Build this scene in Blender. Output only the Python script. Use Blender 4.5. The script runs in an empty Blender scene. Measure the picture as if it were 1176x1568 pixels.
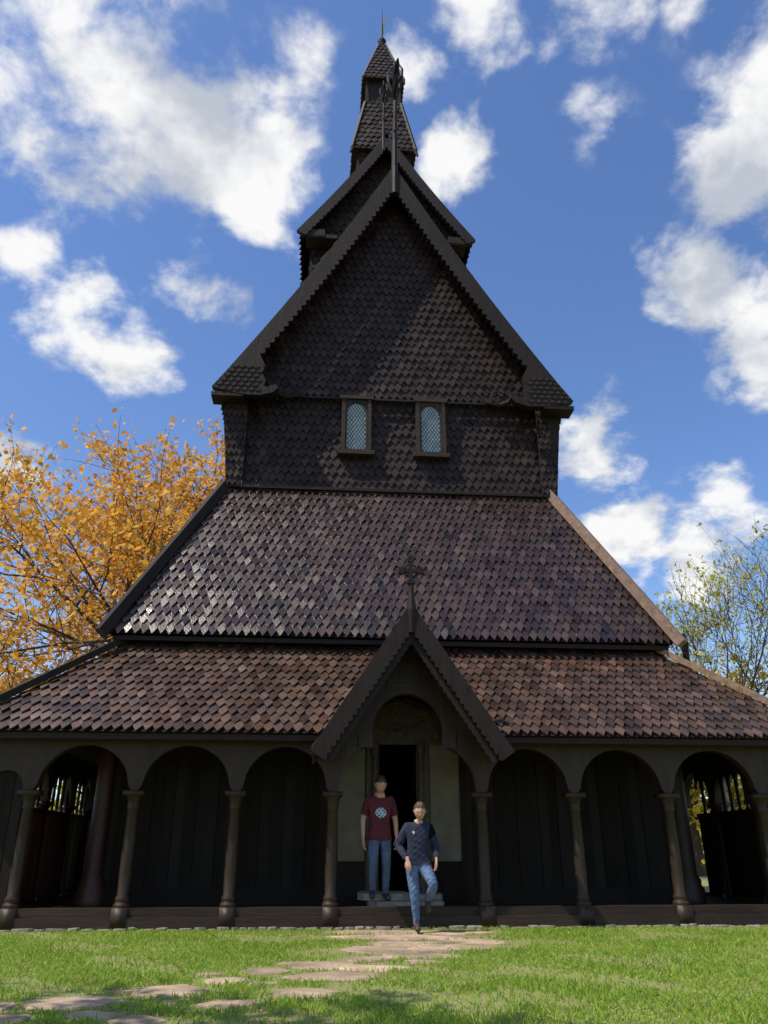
import bpy, math, random
import numpy as np
from mathutils import Vector, Matrix, Quaternion
random.seed(7); np.random.seed(7)
scene=bpy.context.scene
V=Vector
# ------------------------------------------------------------------ helpers
class M:
    def __init__(s): s.v=[]; s.f=[]; s.m=[]
    def add(s,vs,fs,mi=0):
        o=len(s.v); s.v.extend([tuple(p) for p in vs])
        for f in fs: s.f.append(tuple(i+o for i in f)); s.m.append(mi)
    def box(s,x0,x1,y0,y1,z0,z1,mi=0):
        vs=[(x0,y0,z0),(x1,y0,z0),(x1,y1,z0),(x0,y1,z0),(x0,y0,z1),(x1,y0,z1),(x1,y1,z1),(x0,y1,z1)]
        s.add(vs,[(0,3,2,1),(4,5,6,7),(0,1,5,4),(1,2,6,5),(2,3,7,6),(3,0,4,7)],mi)
    def beam(s,p,q,w,h,up=(0,0,1),mi=0):
        p=V(p);q=V(q);d=(q-p).normalized();u=V(up)
        sd=d.cross(u).normalized(); u=sd.cross(d).normalized()
        vs=[]
        for c in (p,q):
            for a,b in ((-1,-1),(1,-1),(1,1),(-1,1)): vs.append(c+sd*(a*w/2)+u*(b*h/2))
        s.add(vs,[(0,1,2,3),(7,6,5,4),(0,4,5,1),(1,5,6,2),(2,6,7,3),(3,7,4,0)],mi)
    def loft(s,pts,rad,n=8,mi=0,flat=None,cap=True):
        pts=[V(p) for p in pts]; rings=[]; pr=None
        for i,p in enumerate(pts):
            if i==0:d=pts[1]-p
            elif i==len(pts)-1:d=p-pts[i-1]
            else:d=pts[i+1]-pts[i-1]
            if d.length<1e-6:d=V((0,0,1))
            d.normalize()
            if pr is None:
                a=V((1,0,0)) if abs(d.x)<.9 else V((0,1,0))
            else: a=pr
            a=(a-d*a.dot(d)).normalized(); pr=a; b=d.cross(a)
            r=rad[i]; rx,ry=(r if isinstance(r,(tuple,list)) else (r,r))
            rings.append([p+a*(math.cos(2*math.pi*k/n)*rx)+b*(math.sin(2*math.pi*k/n)*ry) for k in range(n)])
        vs=[q for r in rings for q in r]; fs=[]
        for i in range(len(pts)-1):
            for k in range(n):
                fs.append((i*n+k,i*n+(k+1)%n,(i+1)*n+(k+1)%n,(i+1)*n+k))
        if cap:
            fs.append(tuple(reversed(range(n)))); fs.append(tuple(range((len(pts)-1)*n,len(pts)*n)))
        s.add(vs,fs,mi)
    def lathe(s,cx,cy,prof,n=20,mi=0):
        vs=[];fs=[]
        for r,z in prof:
            for k in range(n): vs.append((cx+r*math.cos(2*math.pi*k/n),cy+r*math.sin(2*math.pi*k/n),z))
        for i in range(len(prof)-1):
            for k in range(n): fs.append((i*n+k,i*n+(k+1)%n,(i+1)*n+(k+1)%n,(i+1)*n+k))
        fs.append(tuple(range((len(prof)-1)*n,len(prof)*n)))
        s.add(vs,fs,mi)
    def prism(s,poly,y0,y1,mi=0,T=None):
        n=len(poly)
        vs=[(x,y0,z) for x,z in poly]+[(x,y1,z) for x,z in poly]
        if T: vs=[T(*p) for p in vs]
        fs=[tuple(range(n)),tuple(reversed(range(n,2*n)))]+[(i,i+n,(i+1)%n+n,(i+1)%n) for i in range(n)]
        s.add(vs,fs,mi)
    def obj(s,name,mats,parent=None,smooth=False):
        me=bpy.data.meshes.new(name); me.from_pydata(s.v,[],s.f)
        if not isinstance(mats,(list,tuple)): mats=[mats]
        for m in mats: me.materials.append(m)
        if len(mats)>1: me.polygons.foreach_set('material_index',s.m)
        if smooth: me.polygons.foreach_set('use_smooth',[True]*len(me.polygons))
        me.update()
        o=bpy.data.objects.new(name,me); scene.collection.objects.link(o)
        if parent: o.parent=parent
        return o
def empty(name,loc=(0,0,0)):
    o=bpy.data.objects.new(name,None); o.location=loc; scene.collection.objects.link(o); return o

def mat(name,c1,c2=None,scale=6,rough=.7,island=0.0,stretch=(1,1,1),bump=0.0,bscale=40,spec=.5,grime=None,metal=0,gs=.6):
    m=bpy.data.materials.new(name); m.use_nodes=True; nt=m.node_tree; N=nt.nodes; L=nt.links
    b=N['Principled BSDF']; b.inputs['Roughness'].default_value=rough
    b.inputs['Specular IOR Level'].default_value=spec; b.inputs['Metallic'].default_value=metal
    if c2 is None: c2=tuple(x*.7 for x in c1)
    tc=N.new('ShaderNodeTexCoord'); mp=N.new('ShaderNodeMapping'); mp.inputs['Scale'].default_value=stretch
    L.new(tc.outputs['Object'],mp.inputs[0])
    n=N.new('ShaderNodeTexNoise'); n.inputs['Scale'].default_value=scale; n.inputs['Detail'].default_value=4; n.inputs['Roughness'].default_value=.65
    L.new(mp.outputs[0],n.inputs['Vector'])
    r=N.new('ShaderNodeValToRGB'); r.color_ramp.elements[0].position=.32; r.color_ramp.elements[1].position=.68
    r.color_ramp.elements[0].color=(*c2,1); r.color_ramp.elements[1].color=(*c1,1)
    L.new(n.outputs['Fac'],r.inputs[0]); out=r.outputs[0]
    if island>0:
        g=N.new('ShaderNodeNewGeometry'); mr=N.new('ShaderNodeMapRange')
        mr.inputs['To Min'].default_value=1-island; mr.inputs['To Max'].default_value=1+island
        L.new(g.outputs['Random Per Island'],mr.inputs['Value'])
        mx=N.new('ShaderNodeVectorMath'); mx.operation='SCALE'
        L.new(out,mx.inputs[0]); L.new(mr.outputs[0],mx.inputs['Scale']); out=mx.outputs[0]
        mr2=N.new('ShaderNodeMapRange'); mr2.inputs['To Min'].default_value=rough-.1; mr2.inputs['To Max'].default_value=min(1,rough+.15)
        mm2=N.new('ShaderNodeMath'); mm2.operation='FRACT'; mm3=N.new('ShaderNodeMath'); mm3.operation='MULTIPLY'; mm3.inputs[1].default_value=7.31
        L.new(g.outputs['Random Per Island'],mm3.inputs[0]); L.new(mm3.outputs[0],mm2.inputs[0]); L.new(mm2.outputs[0],mr2.inputs['Value']); L.new(mr2.outputs[0],b.inputs['Roughness'])
    if grime:
        n2=N.new('ShaderNodeTexNoise'); n2.inputs['Scale'].default_value=gs; n2.inputs['Detail'].default_value=5
        L.new(tc.outputs['Object'],n2.inputs['Vector'])
        r2=N.new('ShaderNodeValToRGB'); r2.color_ramp.elements[0].position=.45; r2.color_ramp.elements[1].position=.7
        L.new(n2.outputs['Fac'],r2.inputs[0])
        mm=N.new('ShaderNodeMix'); mm.data_type='RGBA'; L.new(r2.outputs[0],mm.inputs[0]); L.new(out,mm.inputs[6]); mm.inputs[7].default_value=(*grime,1)
        out=mm.outputs[2]
    L.new(out,b.inputs['Base Color'])
    if bump>0:
        n3=N.new('ShaderNodeTexNoise'); n3.inputs['Scale'].default_value=bscale; n3.inputs['Detail'].default_value=3
        L.new(mp.outputs[0],n3.inputs['Vector'])
        bp=N.new('ShaderNodeBump'); bp.inputs['Strength'].default_value=bump; bp.inputs['Distance'].default_value=.02
        L.new(n3.outputs['Fac'],bp.inputs['Height']); L.new(bp.outputs[0],b.inputs['Normal'])
    return m
def leafmat(name,cols,trans=.35):
    m=bpy.data.materials.new(name); m.use_nodes=True; nt=m.node_tree; N=nt.nodes; L=nt.links
    b=N['Principled BSDF']; b.inputs['Roughness'].default_value=.6; b.inputs['Specular IOR Level'].default_value=.25
    g=N.new('ShaderNodeNewGeometry'); r=N.new('ShaderNodeValToRGB')
    cr=r.color_ramp
    while len(cr.elements)<len(cols): cr.elements.new(.5)
    for i,c in enumerate(cols): cr.elements[i].position=i/(len(cols)-1); cr.elements[i].color=(*c,1)
    L.new(g.outputs['Random Per Island'],r.inputs[0]); L.new(r.outputs[0],b.inputs['Base Color'])
    t=N.new('ShaderNodeBsdfTranslucent'); L.new(r.outputs[0],t.inputs[0])
    mx=N.new('ShaderNodeMixShader'); mx.inputs[0].default_value=trans
    L.new(b.outputs[0],mx.inputs[1]); L.new(t.outputs[0],mx.inputs[2]); L.new(mx.outputs[0],N['Material Output'].inputs[0])
    return m

ROOF=mat('roof_shingle',(.094,.053,.036),(.036,.021,.015),2.2,.38,.5,bump=.3,bscale=30,spec=.6)
ROOF2=mat('upper_roof_shingle',(.056,.031,.022),(.023,.013,.010),2.2,.31,.45,bump=.3,bscale=30,spec=.7)
WALLS=mat('wall_shingle',(.027,.0145,.011),(.012,.007,.0055),3,.55,.45,bump=.3,bscale=30,spec=.28)
BOARD=mat('tarred_board',(.019,.0115,.0085),(.009,.006,.0048),8,.62,bump=.35,bscale=25,stretch=(1,1,.25),spec=.25)
TRIM_LIT=mat('sunlit_trim',(.25,.15,.095),(.11,.065,.042),7,.6,.1,bump=.3,bscale=25)  # pale tone paints sunlight onto the right-hand hip boards
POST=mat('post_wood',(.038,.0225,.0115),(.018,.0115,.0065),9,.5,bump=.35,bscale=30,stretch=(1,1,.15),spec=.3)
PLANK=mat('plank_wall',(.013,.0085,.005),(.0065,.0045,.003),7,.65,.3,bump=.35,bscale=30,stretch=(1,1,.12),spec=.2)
SILL=mat('sill_wood',(.040,.024,.015),(.018,.011,.0075),5,.65,bump=.35,bscale=20,stretch=(.2,1,1),spec=.3)
RED_LIT=mat('sunlit_red_panel',(.26,.065,.03),(.13,.035,.018),7,.55,.2,bump=.3,bscale=30,stretch=(1,1,.12))  # red wood with sunlight mixed into the colour, left side panels only
REDST_LIT=mat('sunlit_red_stave',(.075,.024,.012),(.04,.014,.008),7,.5,bump=.3,bscale=30,stretch=(1,1,.12))  # left stave only: its sunlit look is part of the colour
CREAM=mat('cream_plaster',(.17,.15,.105),(.11,.10,.07),3,.8,bump=.2)
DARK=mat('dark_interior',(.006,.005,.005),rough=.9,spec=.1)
CARVE=mat('carved_wood',(.085,.058,.03),(.025,.018,.01),14,.6,bump=.8,bscale=18)
SOFFIT=mat('soffit',(.014,.009,.007),rough=.8,spec=.2)
LEAD=mat('lead_came',(.03,.03,.03),rough=.5)
COPPER=mat('weathered_copper',(.22,.33,.24),(.1,.14,.1),8,.5)
GLASS=mat('leaded_glass',(.24,.34,.38),(.12,.20,.24),4,.12,bump=.25,bscale=9,spec=.8)
STONE=mat('flagstone',(.50,.37,.25),(.27,.195,.13),2.2,.85,.15,bump=.8,bscale=16,grime=(.17,.13,.08),gs=1.6)
STEP=mat('step_stone',(.27,.25,.21),(.14,.13,.11),6,.85,.2,bump=.5,bscale=22)

# ------------------------------------------------------------------ shingles
def shingles(ms,P00,P10,P11,P01,w=.165,e=.235,tip=.15,th=.026,base=None,mi=0,over=.05,lift=.062):
    P00,P10,P11,P01=map(V,(P00,P10,P11,P01))
    u=(P10-P00); W=u.length; u.normalize()
    ref=P01-P00; 
    n=u.cross(ref).normalized(); v=n.cross(u).normalized()
    Hh=ref.dot(v); a0=0;a1=ref.dot(u); b0=W; b1=(P11-P00).dot(u)
    Lf=lambda t:a0+(a1-a0)*t/Hh
    Rf=lambda t:b0+(b1-b0)*t/Hh
    rows=int(Hh/e)+1; ln=e*1.8
    umin=min(a0,a1)-w; umax=max(b0,b1)+w
    for k in range(rows):
        v0=k*e-over
        if v0>Hh-.04: break
        vt=min(v0+ln,Hh+.01); off=(w/2 if k%2 else 0)+random.uniform(-.012,.012)
        c=umin+off; wave=.008*math.sin(k*1.7)
        while c<umax:
            cc=c; c+=w
            vm=max(0,min(Hh,v0+tip*.5))
            if cc<Lf(vm)-w*.45 or cc>Rf(vm)+w*.45: continue
            jv=random.gauss(0,.008)+wave*math.sin(cc*.9); jn=random.uniform(-.006,.012); hw=w*.487; sk=random.uniform(-.006,.006); tl_=random.uniform(-.008,.008)
            pts=[(cc+sk,v0+jv),(cc+hw+sk,v0+tip+jv),(cc+hw,vt),(cc-hw,vt),(cc-hw+sk,v0+tip+jv)]
            hh=[lift+jn,lift*.78+jn+tl_,.006,.006,lift*.78+jn-tl_]
            q=[]
            for (a,b) in pts:
                bb=max(0,min(Hh,b)); a=max(Lf(bb),min(Rf(bb),a)); q.append((a,b))
            if q[2][0]-q[3][0]<.012 and q[1][0]-q[4][0]<.012: continue
            top=[P00+u*a+v*b+n*h for (a,b),h in zip(q,hh)]
            bot=[P00+u*a+v*b+n*(h-th) for (a,b),h in zip(q,hh)]
            ms.add(top+bot,[(0,1,2,3,4),(0,5,6,1),(1,6,7,2),(3,8,9,4),(4,9,5,0)],mi)
    if base is not None:
        base.add([P00,P10,P11,P01] if (P11-P01).length>1e-4 else [P00,P10,P11],[(0,1,2,3)] if (P11-P01).length>1e-4 else [(0,1,2)])
def rect_skirt(ms,base,cx,h0,ya0,yb0,z0,h1,ya1,yb1,z1,skipfront=False,**k):
    B=[(cx-h0,ya0,z0),(cx+h0,ya0,z0),(cx+h0,yb0,z0),(cx-h0,yb0,z0)]
    T=[(cx-h1,ya1,z1),(cx+h1,ya1,z1),(cx+h1,yb1,z1),(cx-h1,yb1,z1)]
    for i in range(4):
        if i==0 and skipfront: continue
        j=(i+1)%4
        shingles(ms,B[i],B[j],T[j],T[i],base=base,**k)
    return B,T
def bargeboard(m,cx,zap,sx,zf,width,y0,y1,teeth=.16,amp=.05,mi=0,T=None,bow=0):
    sg=1 if sx>0 else -1
    d=V((sx,0,zf-zap)); Lg=d.length; d.normalize()
    nx=-sg*abs(d.z); nz=-abs(d.x)
    n=int(Lg/teeth)*6; rows=[]
    for i in range(n+1):
        s=Lg*i/n; ph=(s/teeth)%1.0
        wd=width+amp*abs(math.sin(math.pi*ph))
        bo=bow*math.sin(math.pi*i/n)
        ox,oz=d.x*s+nx*bo,zap+d.z*s+nz*bo
        ix,iz=ox+nx*wd,oz+nz*wd
        if ix*sg<0: ix=0
        if ox*sg<0: ox=0
        rows.append(((ox,oz),(ix,iz)))
    vs=[]
    for (a,b) in rows:
        for y in (y0,y1):
            for (x,z) in (a,b): 
                p=(cx+x,y,z); vs.append(T(*p) if T else p)
    fs=[]
    for i in range(n):
        o=i*4;q=o+4
        fs+=[(o,o+1,q+1,q),(o+2,q+2,q+3,o+3),(o,q,q+2,o+2),(o+1,o+3,q+3,q+1)]
    fs+=[(0,2,3,1),(n*4,n*4+1,n*4+3,n*4+2)]
    m.add(vs,fs,mi)
def archplate(m,x0,x1,zfun,ztop,y0,y1,n=28,T=None,mi=0):
    vs=[];fs=[]
    for i in range(n+1):
        x=x0+(x1-x0)*i/n; zt=ztop(x) if callable(ztop) else ztop; za=min(zfun(x),zt-.005)
        for y in (y0,y1):
            for z in (za,zt):
                p=(x,y,z); vs.append(T(*p) if T else p)
    for i in range(n):
        o=i*4;q=o+4
        fs+=[(o,o+1,q+1,q),(o+2,q+2,q+3,o+3),(o,q,q+2,o+2),(o+1,o+3,q+3,q+1)]
    m.add(vs,fs,mi)
def arch(xc,hw,zs,h):
    return lambda x: zs+h*math.sqrt(max(0,1-((x-xc)/hw)**2)) if abs(x-xc)<hw else zs-.0

church=empty('stave_church')
YC=8.0
def yb(y): return 2*YC-y
roofS=M(); roof2=M(); roofB=M(); wallS=M(); wallB=M()
z0,z1=2.92,4.97
h0,h1=7.48,5.23
rect_skirt(roofS,roofB,0,h0,-.5,yb(-.5),z0,h1,1.75,yb(1.75),z1,skipfront=True)
vx=1.34
shingles(roofS,(-h0,-.5,z0),(-vx,-.5,z0),(-.02,1.75,z1),(-h1,1.75,z1),base=roofB)
shingles(roofS,(vx,-.5,z0),(h0,-.5,z0),(h1,1.75,z1),(.02,1.75,z1),base=roofB)
rect_skirt(roof2,roofB,0,5.66,1.34,yb(1.34),5.03,3.86,3.14,yb(3.14),9.1)
NX=.08
rect_skirt(wallS,wallB,NX,3.96,3.10,yb(3.10),9.0,3.85,3.22,yb(3.22),11.75,w=.19,e=.235,tip=.14)
for s in (0,1):
    if s==0: A,B,C=(NX-3.98,3.10,11.66),(NX+3.98,3.10,11.66),(NX,3.10,18.55)
    else: A,B,C=(NX+3.98,yb(3.10),11.66),(NX-3.98,yb(3.10),11.66),(NX,yb(3.10),18.55)
    shingles(wallS,A,B,C,C,w=.19,e=.235,tip=.14,base=wallB)
def gable_roof(cx,y0,y1,hw,ze,zr,ms,base,thick=.12,**k):
    shingles(ms,(cx-hw,y1,ze),(cx-hw,y0,ze),(cx,y0,zr),(cx,y1,zr),base=base,**k)
    shingles(ms,(cx+hw,y0,ze),(cx+hw,y1,ze),(cx,y1,zr),(cx,y0,zr),base=base,**k)
    for s in (-1,1):
        base.add([(cx+s*hw,y0,ze-thick),(cx+s*hw,y1,ze-thick),(cx,y1,zr-thick*1.8),(cx,y0,zr-thick*1.8)],[(0,1,2,3)])
        base.add([(cx+s*hw,y0,ze-thick),(cx+s*hw,y1,ze-thick),(cx+s*hw,y1,ze),(cx+s*hw,y0,ze)],[(0,1,2,3)])
gable_roof(NX,2.62,yb(2.62),4.32,11.5,18.9,roof2,roofB,w=.25,e=.32)
TX=.14; TY=7.9
gable_roof(TX,5.75,10.05,2.78,19.45,23.8,roof2,roofB,w=.25,e=.3)
rect_skirt(wallS,wallB,TX,2.5,6.2,9.6,14.5,2.4,6.25,9.55,20.0,w=.22,e=.26)
shingles(wallS,(TX-2.5,6.18,19.6),(TX+2.5,6.18,19.6),(TX,6.18,23.5),(TX,6.18,23.5),w=.25,e=.3,base=wallB)
shingles(wallS,(TX+2.5,9.62,19.6),(TX-2.5,9.62,19.6),(TX,9.62,23.5),(TX,9.62,23.5),w=.25,e=.3,base=wallB)
rect_skirt(wallS,wallB,TX,.98,TY-.98,TY+.98,22.0,.93,TY-.93,TY+.93,24.7,w=.22,e=.28)
rect_skirt(wallS,roofB,TX,1.13,TY-1.13,TY+1.13,24.55,.66,TY-.66,TY+.66,27.4,w=.22,e=.28)
rect_skirt(wallS,roofB,TX,.78,TY-.78,TY+.78,28.65,.12,TY-.12,TY+.12,31.5,w=.2,e=.26)
gable_roof(0,-.9,1.7,1.56,2.66,4.97,roofS,roofB)
def side_porch(sg,yc):
    T=lambda x,y,z:(sg*(y),yc+x*(1 if sg>0 else -1),z)
    for s in (-1,1):
        q=[T(s*1.35,8.1,3.6),T(s*1.35,5.4,3.6),T(0,5.4,5.7),T(0,8.1,5.7)]
        if s<0: shingles(roofS,q[1],q[0],q[3],q[2],base=roofB,w=.2,e=.26)
        else: shingles(roofS,q[0],q[1],q[2],q[3],base=roofB,w=.2,e=.26)
    m=M()
    for s in (-1,1): bargeboard(m,0,5.8,s*1.45,3.55,.25,8.12,8.18,T=T)
    p=T(0,8.15,0)
    m.loft([(p[0],p[1],5.5),(p[0],p[1],6.0),(p[0],p[1],6.2),(p[0],p[1],6.5)],[.1,.09,.13,.08],6)
    for s in (-1,1):
        p=T(s*1.1,7.95,0); m.lathe(p[0],p[1],[(.14,0),(.14,.3),(.1,.35),(.1,3.5),(.14,3.6)])
    m.obj('side_porch_frame',BOARD,church)
side_porch(1,6.0)
roofS.obj('roof_shingles',ROOF,church); roof2.obj('upper_roof_shingles',ROOF2,church); roofB.obj('roof_deck',SOFFIT,church)
wallS.obj('wall_shingles',WALLS,church); wallB.obj('wall_sheathing',BOARD,church)

m=M(); tl=M()
m.box(TX-.62,TX+.62,TY-.62,TY+.62,27.35,28.75)
for s in (-1,1):
    m.box(TX+s*.62-.06,TX+s*.62+.06,TY-.68,TY-.56,27.3,28.75)
m.box(TX-.1,TX+.1,TY-.66,TY-.63,27.4,28.7)
m.box(TX-.70,TX+.70,TY-.70,TY+.70,27.32,27.42)
m.box(TX-.82,TX+.82,TY-.82,TY+.82,28.6,28.68)
m.box(TX-1.17,TX+1.17,TY-1.17,TY+1.17,24.45,24.55)
for s in (-1,1):
    for t in (-1,1):
        m.beam((TX+s*1.15,TY+t*1.15,24.5),(TX+s*.68,TY+t*.68,27.4),.12,.1)
        m.beam((TX+s*.80,TY+t*.80,28.6),(TX+s*.12,TY+t*.12,31.5),.1,.08)
        m.loft([(TX+s*1.13,TY+t*1.13,24.5),(TX+s*1.22,TY+t*1.22,24.15)],[.08,.03],6)
        m.loft([(TX+s*.78,TY+t*.78,28.66),(TX+s*.83,TY+t*.83,28.35)],[.06,.02],6)
m.lathe(TX,TY,[(.16,31.35),(.2,31.46),(.2,31.52),(.1,31.58),(.15,31.68),(.18,31.8),(.13,31.92),(.04,32.02),(.025,33.0),(.01,33.9)],12)
vn=M(); vn.prism([(TX,32.2),(TX+.1,32.35),(TX+.07,32.6),(TX+.14,32.9),(TX+.18,33.6),(TX+.06,33.1),(TX,32.8)],TY-.01,TY+.01)
vn.obj('weather_vane',COPPER,church)
def hipset(h0,y0,z0,h1,y1,z1,w,hh,cx=0):
    for s in (-1,1):
        for (a,b) in ((y0,y1),(yb(y0),yb(y1))):
            (tl if s>0 else m).beam((cx+s*h0,a,z0),(cx+s*h1,b,z1),w,hh)  # right boards get the painted sunlit tone, left ones the dark board
hipset(5.80,1.20,5.0,3.9,3.1,9.2,.2,.2)
hipset(7.55,-.57,2.97,5.3,1.68,5.08,.14,.12)
for (h,y,z) in ((7.4,-.44,2.86),(5.58,1.42,4.97)):
    m.box(-h,h,yb(y)-.03,yb(y)+.03,z-.06,z+.03)
    if h<7: m.box(-h,h,y-.03,y+.03,z-.06,z+.03)
    else:
        m.box(-h,-1.38,y-.03,y+.03,z-.06,z+.03); m.box(1.38,h,y-.03,y+.03,z-.06,z+.03)
    for s in (-1,1): m.box(s*h-.03,s*h+.03,y+.04,yb(y)-.04,z-.06,z+.03)
m.box(NX-3.98,NX+3.98,2.98,3.05,9.03,9.10)
m.box(NX-3.9,NX+3.9,2.99,3.05,11.57,11.62)
for s in (-1,1):
    for yy in (3.10,yb(3.10)):
        m.beam((NX+s*3.93,yy,9.05),(NX+s*3.98,yy,11.6),.14,.16,up=(0,1,0))
cv=M()
for s in (-1,1):
    if s<0: shingles(cv,(NX-3.98,yb(3.0),10.0),(NX-3.98,3.0,10.0),(NX-4.26,2.8,11.55),(NX-4.26,yb(2.8),11.55),w=.19,e=.22,tip=.12)
    else: shingles(cv,(NX+3.98,3.0,10.0),(NX+3.98,yb(3.0),10.0),(NX+4.26,yb(2.8),11.55),(NX+4.26,2.8,11.55),w=.19,e=.22,tip=.12)
    X=lambda a:NX+s*a
    ya=2.96
    q=[(X(3.62),ya+.06,9.1),(X(4.0),ya+.04,9.1),(X(4.24),ya-.12,11.5),(X(3.62),ya+.0,11.5)]
    if s>0: shingles(cv,q[0],q[1],q[2],q[3],w=.13,e=.2,tip=.1,base=None)
    else: shingles(cv,q[1],q[0],q[3],q[2],w=.13,e=.2,tip=.1,base=None)
    m.add(q,[(0,1,2,3)])
cv.obj('eave_cove_shingles',WALLS,church)
for yy0,yy1,fr in ((2.46,2.6,-1),(yb(2.6),yb(2.46),1)):
    for s in (-1,1):
        bargeboard(m,NX,19.05,s*4.42,11.5,.36,yy0,yy1,teeth=.2,amp=.09,bow=.12)
        X=lambda a:NX+s*a
        pl=[(4.46,11.44),(4.1,11.32),(3.7,11.25),(3.3,11.24),(3.0,11.33),(2.86,11.47),(2.93,11.56),(3.06,11.53),(3.14,11.46),(3.22,11.52),(3.18,11.66),(3.27,11.86),(3.22,12.1),(3.38,12.45),(3.9,12.25)]
        pl=[(X(a),b) for a,b in pl]
        m.prism(pl if s<0 else pl[::-1],yy0-.03,yy1+.03)
        m.box(min(X(3.7),X(4.46)),max(X(3.7),X(4.46)),yy0-.02,yy1+.3,11.20,11.30)
        yf=yy0-.035 if fr<0 else yy1+.035
        # shallow carved scales and a brow line on the dragon head
        for rr_ in range(6):
            for cc_ in range(6):
                a_=3.36+.17*cc_+(.085 if rr_%2 else 0); b_=11.42+.13*rr_
                if a_>4.4-(b_-11.44)*.62 or a_<3.3: continue
                P_=[(X(a_+.075*math.cos(t)),yf,b_-.07*math.sin(t)) for t in np.linspace(0,math.pi,6)]
                m.loft(P_,[.012]*6,4)
        pts=[];rr=[]
        for i in range(26):
            t=i/25; a=math.pi*(.9+2.1*t); r=.27*(1-.72*t)
            pts.append((X(2.70)-s*r*math.cos(a)*1.2,yy0+.42,11.78+r*math.sin(a)));rr.append(.045*(1-.6*t))
        m.loft(pts,rr,6)
        m.loft([(X(3.3),yy0+.3,11.5),(X(3.0),yy0+.36,11.6),(X(2.7),yy0+.42,11.5),(X(2.35),yy0+.42,11.55),(X(2.2),yy0+.42,11.8)],[.06,.06,.055,.04,.012],6)
for s in (-1,1):
    bargeboard(m,TX,23.95,s*2.9,19.4,.30,5.6,5.74,teeth=.2,amp=.05,bow=.08)
    bargeboard(m,TX,23.95,s*2.9,19.4,.30,10.06,10.2,teeth=.2,amp=.05,bow=.08)
    m.beam((TX+s*2.8,5.7,19.35),(TX+s*2.0,5.7,19.4),.12,.26)
    m.box(TX+s*2.1-.5,TX+s*2.1+.5,5.66,6.2,19.2,19.34)
m.box(NX-.05,NX+.05,2.5,6.0,18.8,19.15); m.box(NX-.05,NX+.05,9.9,yb(2.5),18.8,19.15)
m.box(TX-.05,TX+.05,5.6,TY-.9,23.7,24.05); m.box(TX-.05,TX+.05,TY+.9,10.2,23.7,24.05)
def dragon(cx,y,z,dy,sc):
    P=lambda a,b,c=0:(cx+c*sc,y+dy*a*sc,z+b*sc)
    m.loft([P(0,-1.0),P(.02,0),P(.1,1.0),P(.25,2.0),P(.3,2.9),P(.22,3.7),P(.1,4.4)],[.10*sc,.09*sc,.07*sc,.06*sc,.055*sc,.04*sc,.012*sc],8)
    m.loft([P(.26,2.3,-.0),P(.4,2.55,-.1),P(.42,2.9,-.2),P(.35,3.3,-.22),P(.3,3.6,-.14)],[.03*sc,.04*sc,.05*sc,.04*sc,.015*sc],6)
    m.loft([P(.26,2.3,.0),P(.5,2.6,.12),P(.55,3.0,.17),P(.5,3.4,.2),P(.4,3.75,.12)],[.03*sc,.04*sc,.05*sc,.04*sc,.015*sc],6)
    m.loft([P(.3,2.9),P(.6,3.1),P(.95,3.0),P(1.25,2.85)],[.07*sc,.10*sc,.08*sc,.02*sc],6)
    m.loft([P(.3,2.6),P(.7,2.65),P(1.05,2.5)],[.05*sc,.06*sc,.02*sc],6)
    m.loft([P(.2,1.8,-.12),P(.2,2.0,.12)],[.05*sc,.05*sc],6)
    for i in range(6):
        b=1.2+i*.3; m.loft([P(.2,b),P(-.12,b+.16)],[.05*sc,.01],5)
dragon(NX+.02,2.5,19.0,-1,1.0); dragon(NX,yb(2.5),19.0,1,1.0)
dragon(TX-.12,5.65,23.8,-1,.62); dragon(TX,10.2,23.8,1,.62)
for s in (-1,1): bargeboard(m,0,5.08,s*1.66,2.6,.25,-.99,-.91,teeth=.12,amp=.045)
for s in (-1,1): bargeboard(m,0,5.02,s*1.6,2.62,.34,-.90,-.86,teeth=.12,amp=.02)
m.loft([(0,-.95,4.55),(0,-.95,4.95),(0,-.95,5.25),(0,-.95,5.45)],[.06,.09,.055,.04],8)
m.box(-.07,.07,-1.0,-.9,5.42,5.48)
m.box(-.035,.035,-.985,-.915,5.45,5.9); m.box(-.17,-.036,-.98,-.92,5.63,5.70); m.box(.036,.17,-.98,-.92,5.63,5.70)
for e_ in ((-.17,5.665),(.17,5.665),(0,5.88)): m.box(e_[0]-.05,e_[0]+.05,-.99,-.91,e_[1]-.055,e_[1]+.055)
rp=[(.115*math.cos(a),-.95,5.665+.115*math.sin(a)) for a in [i*math.pi/12 for i in range(25)]]
m.loft(rp,[.016]*25,6,cap=False)
m.obj('carved_trim',BOARD,church); tl.obj('hip_boards',TRIM_LIT,church)

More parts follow.
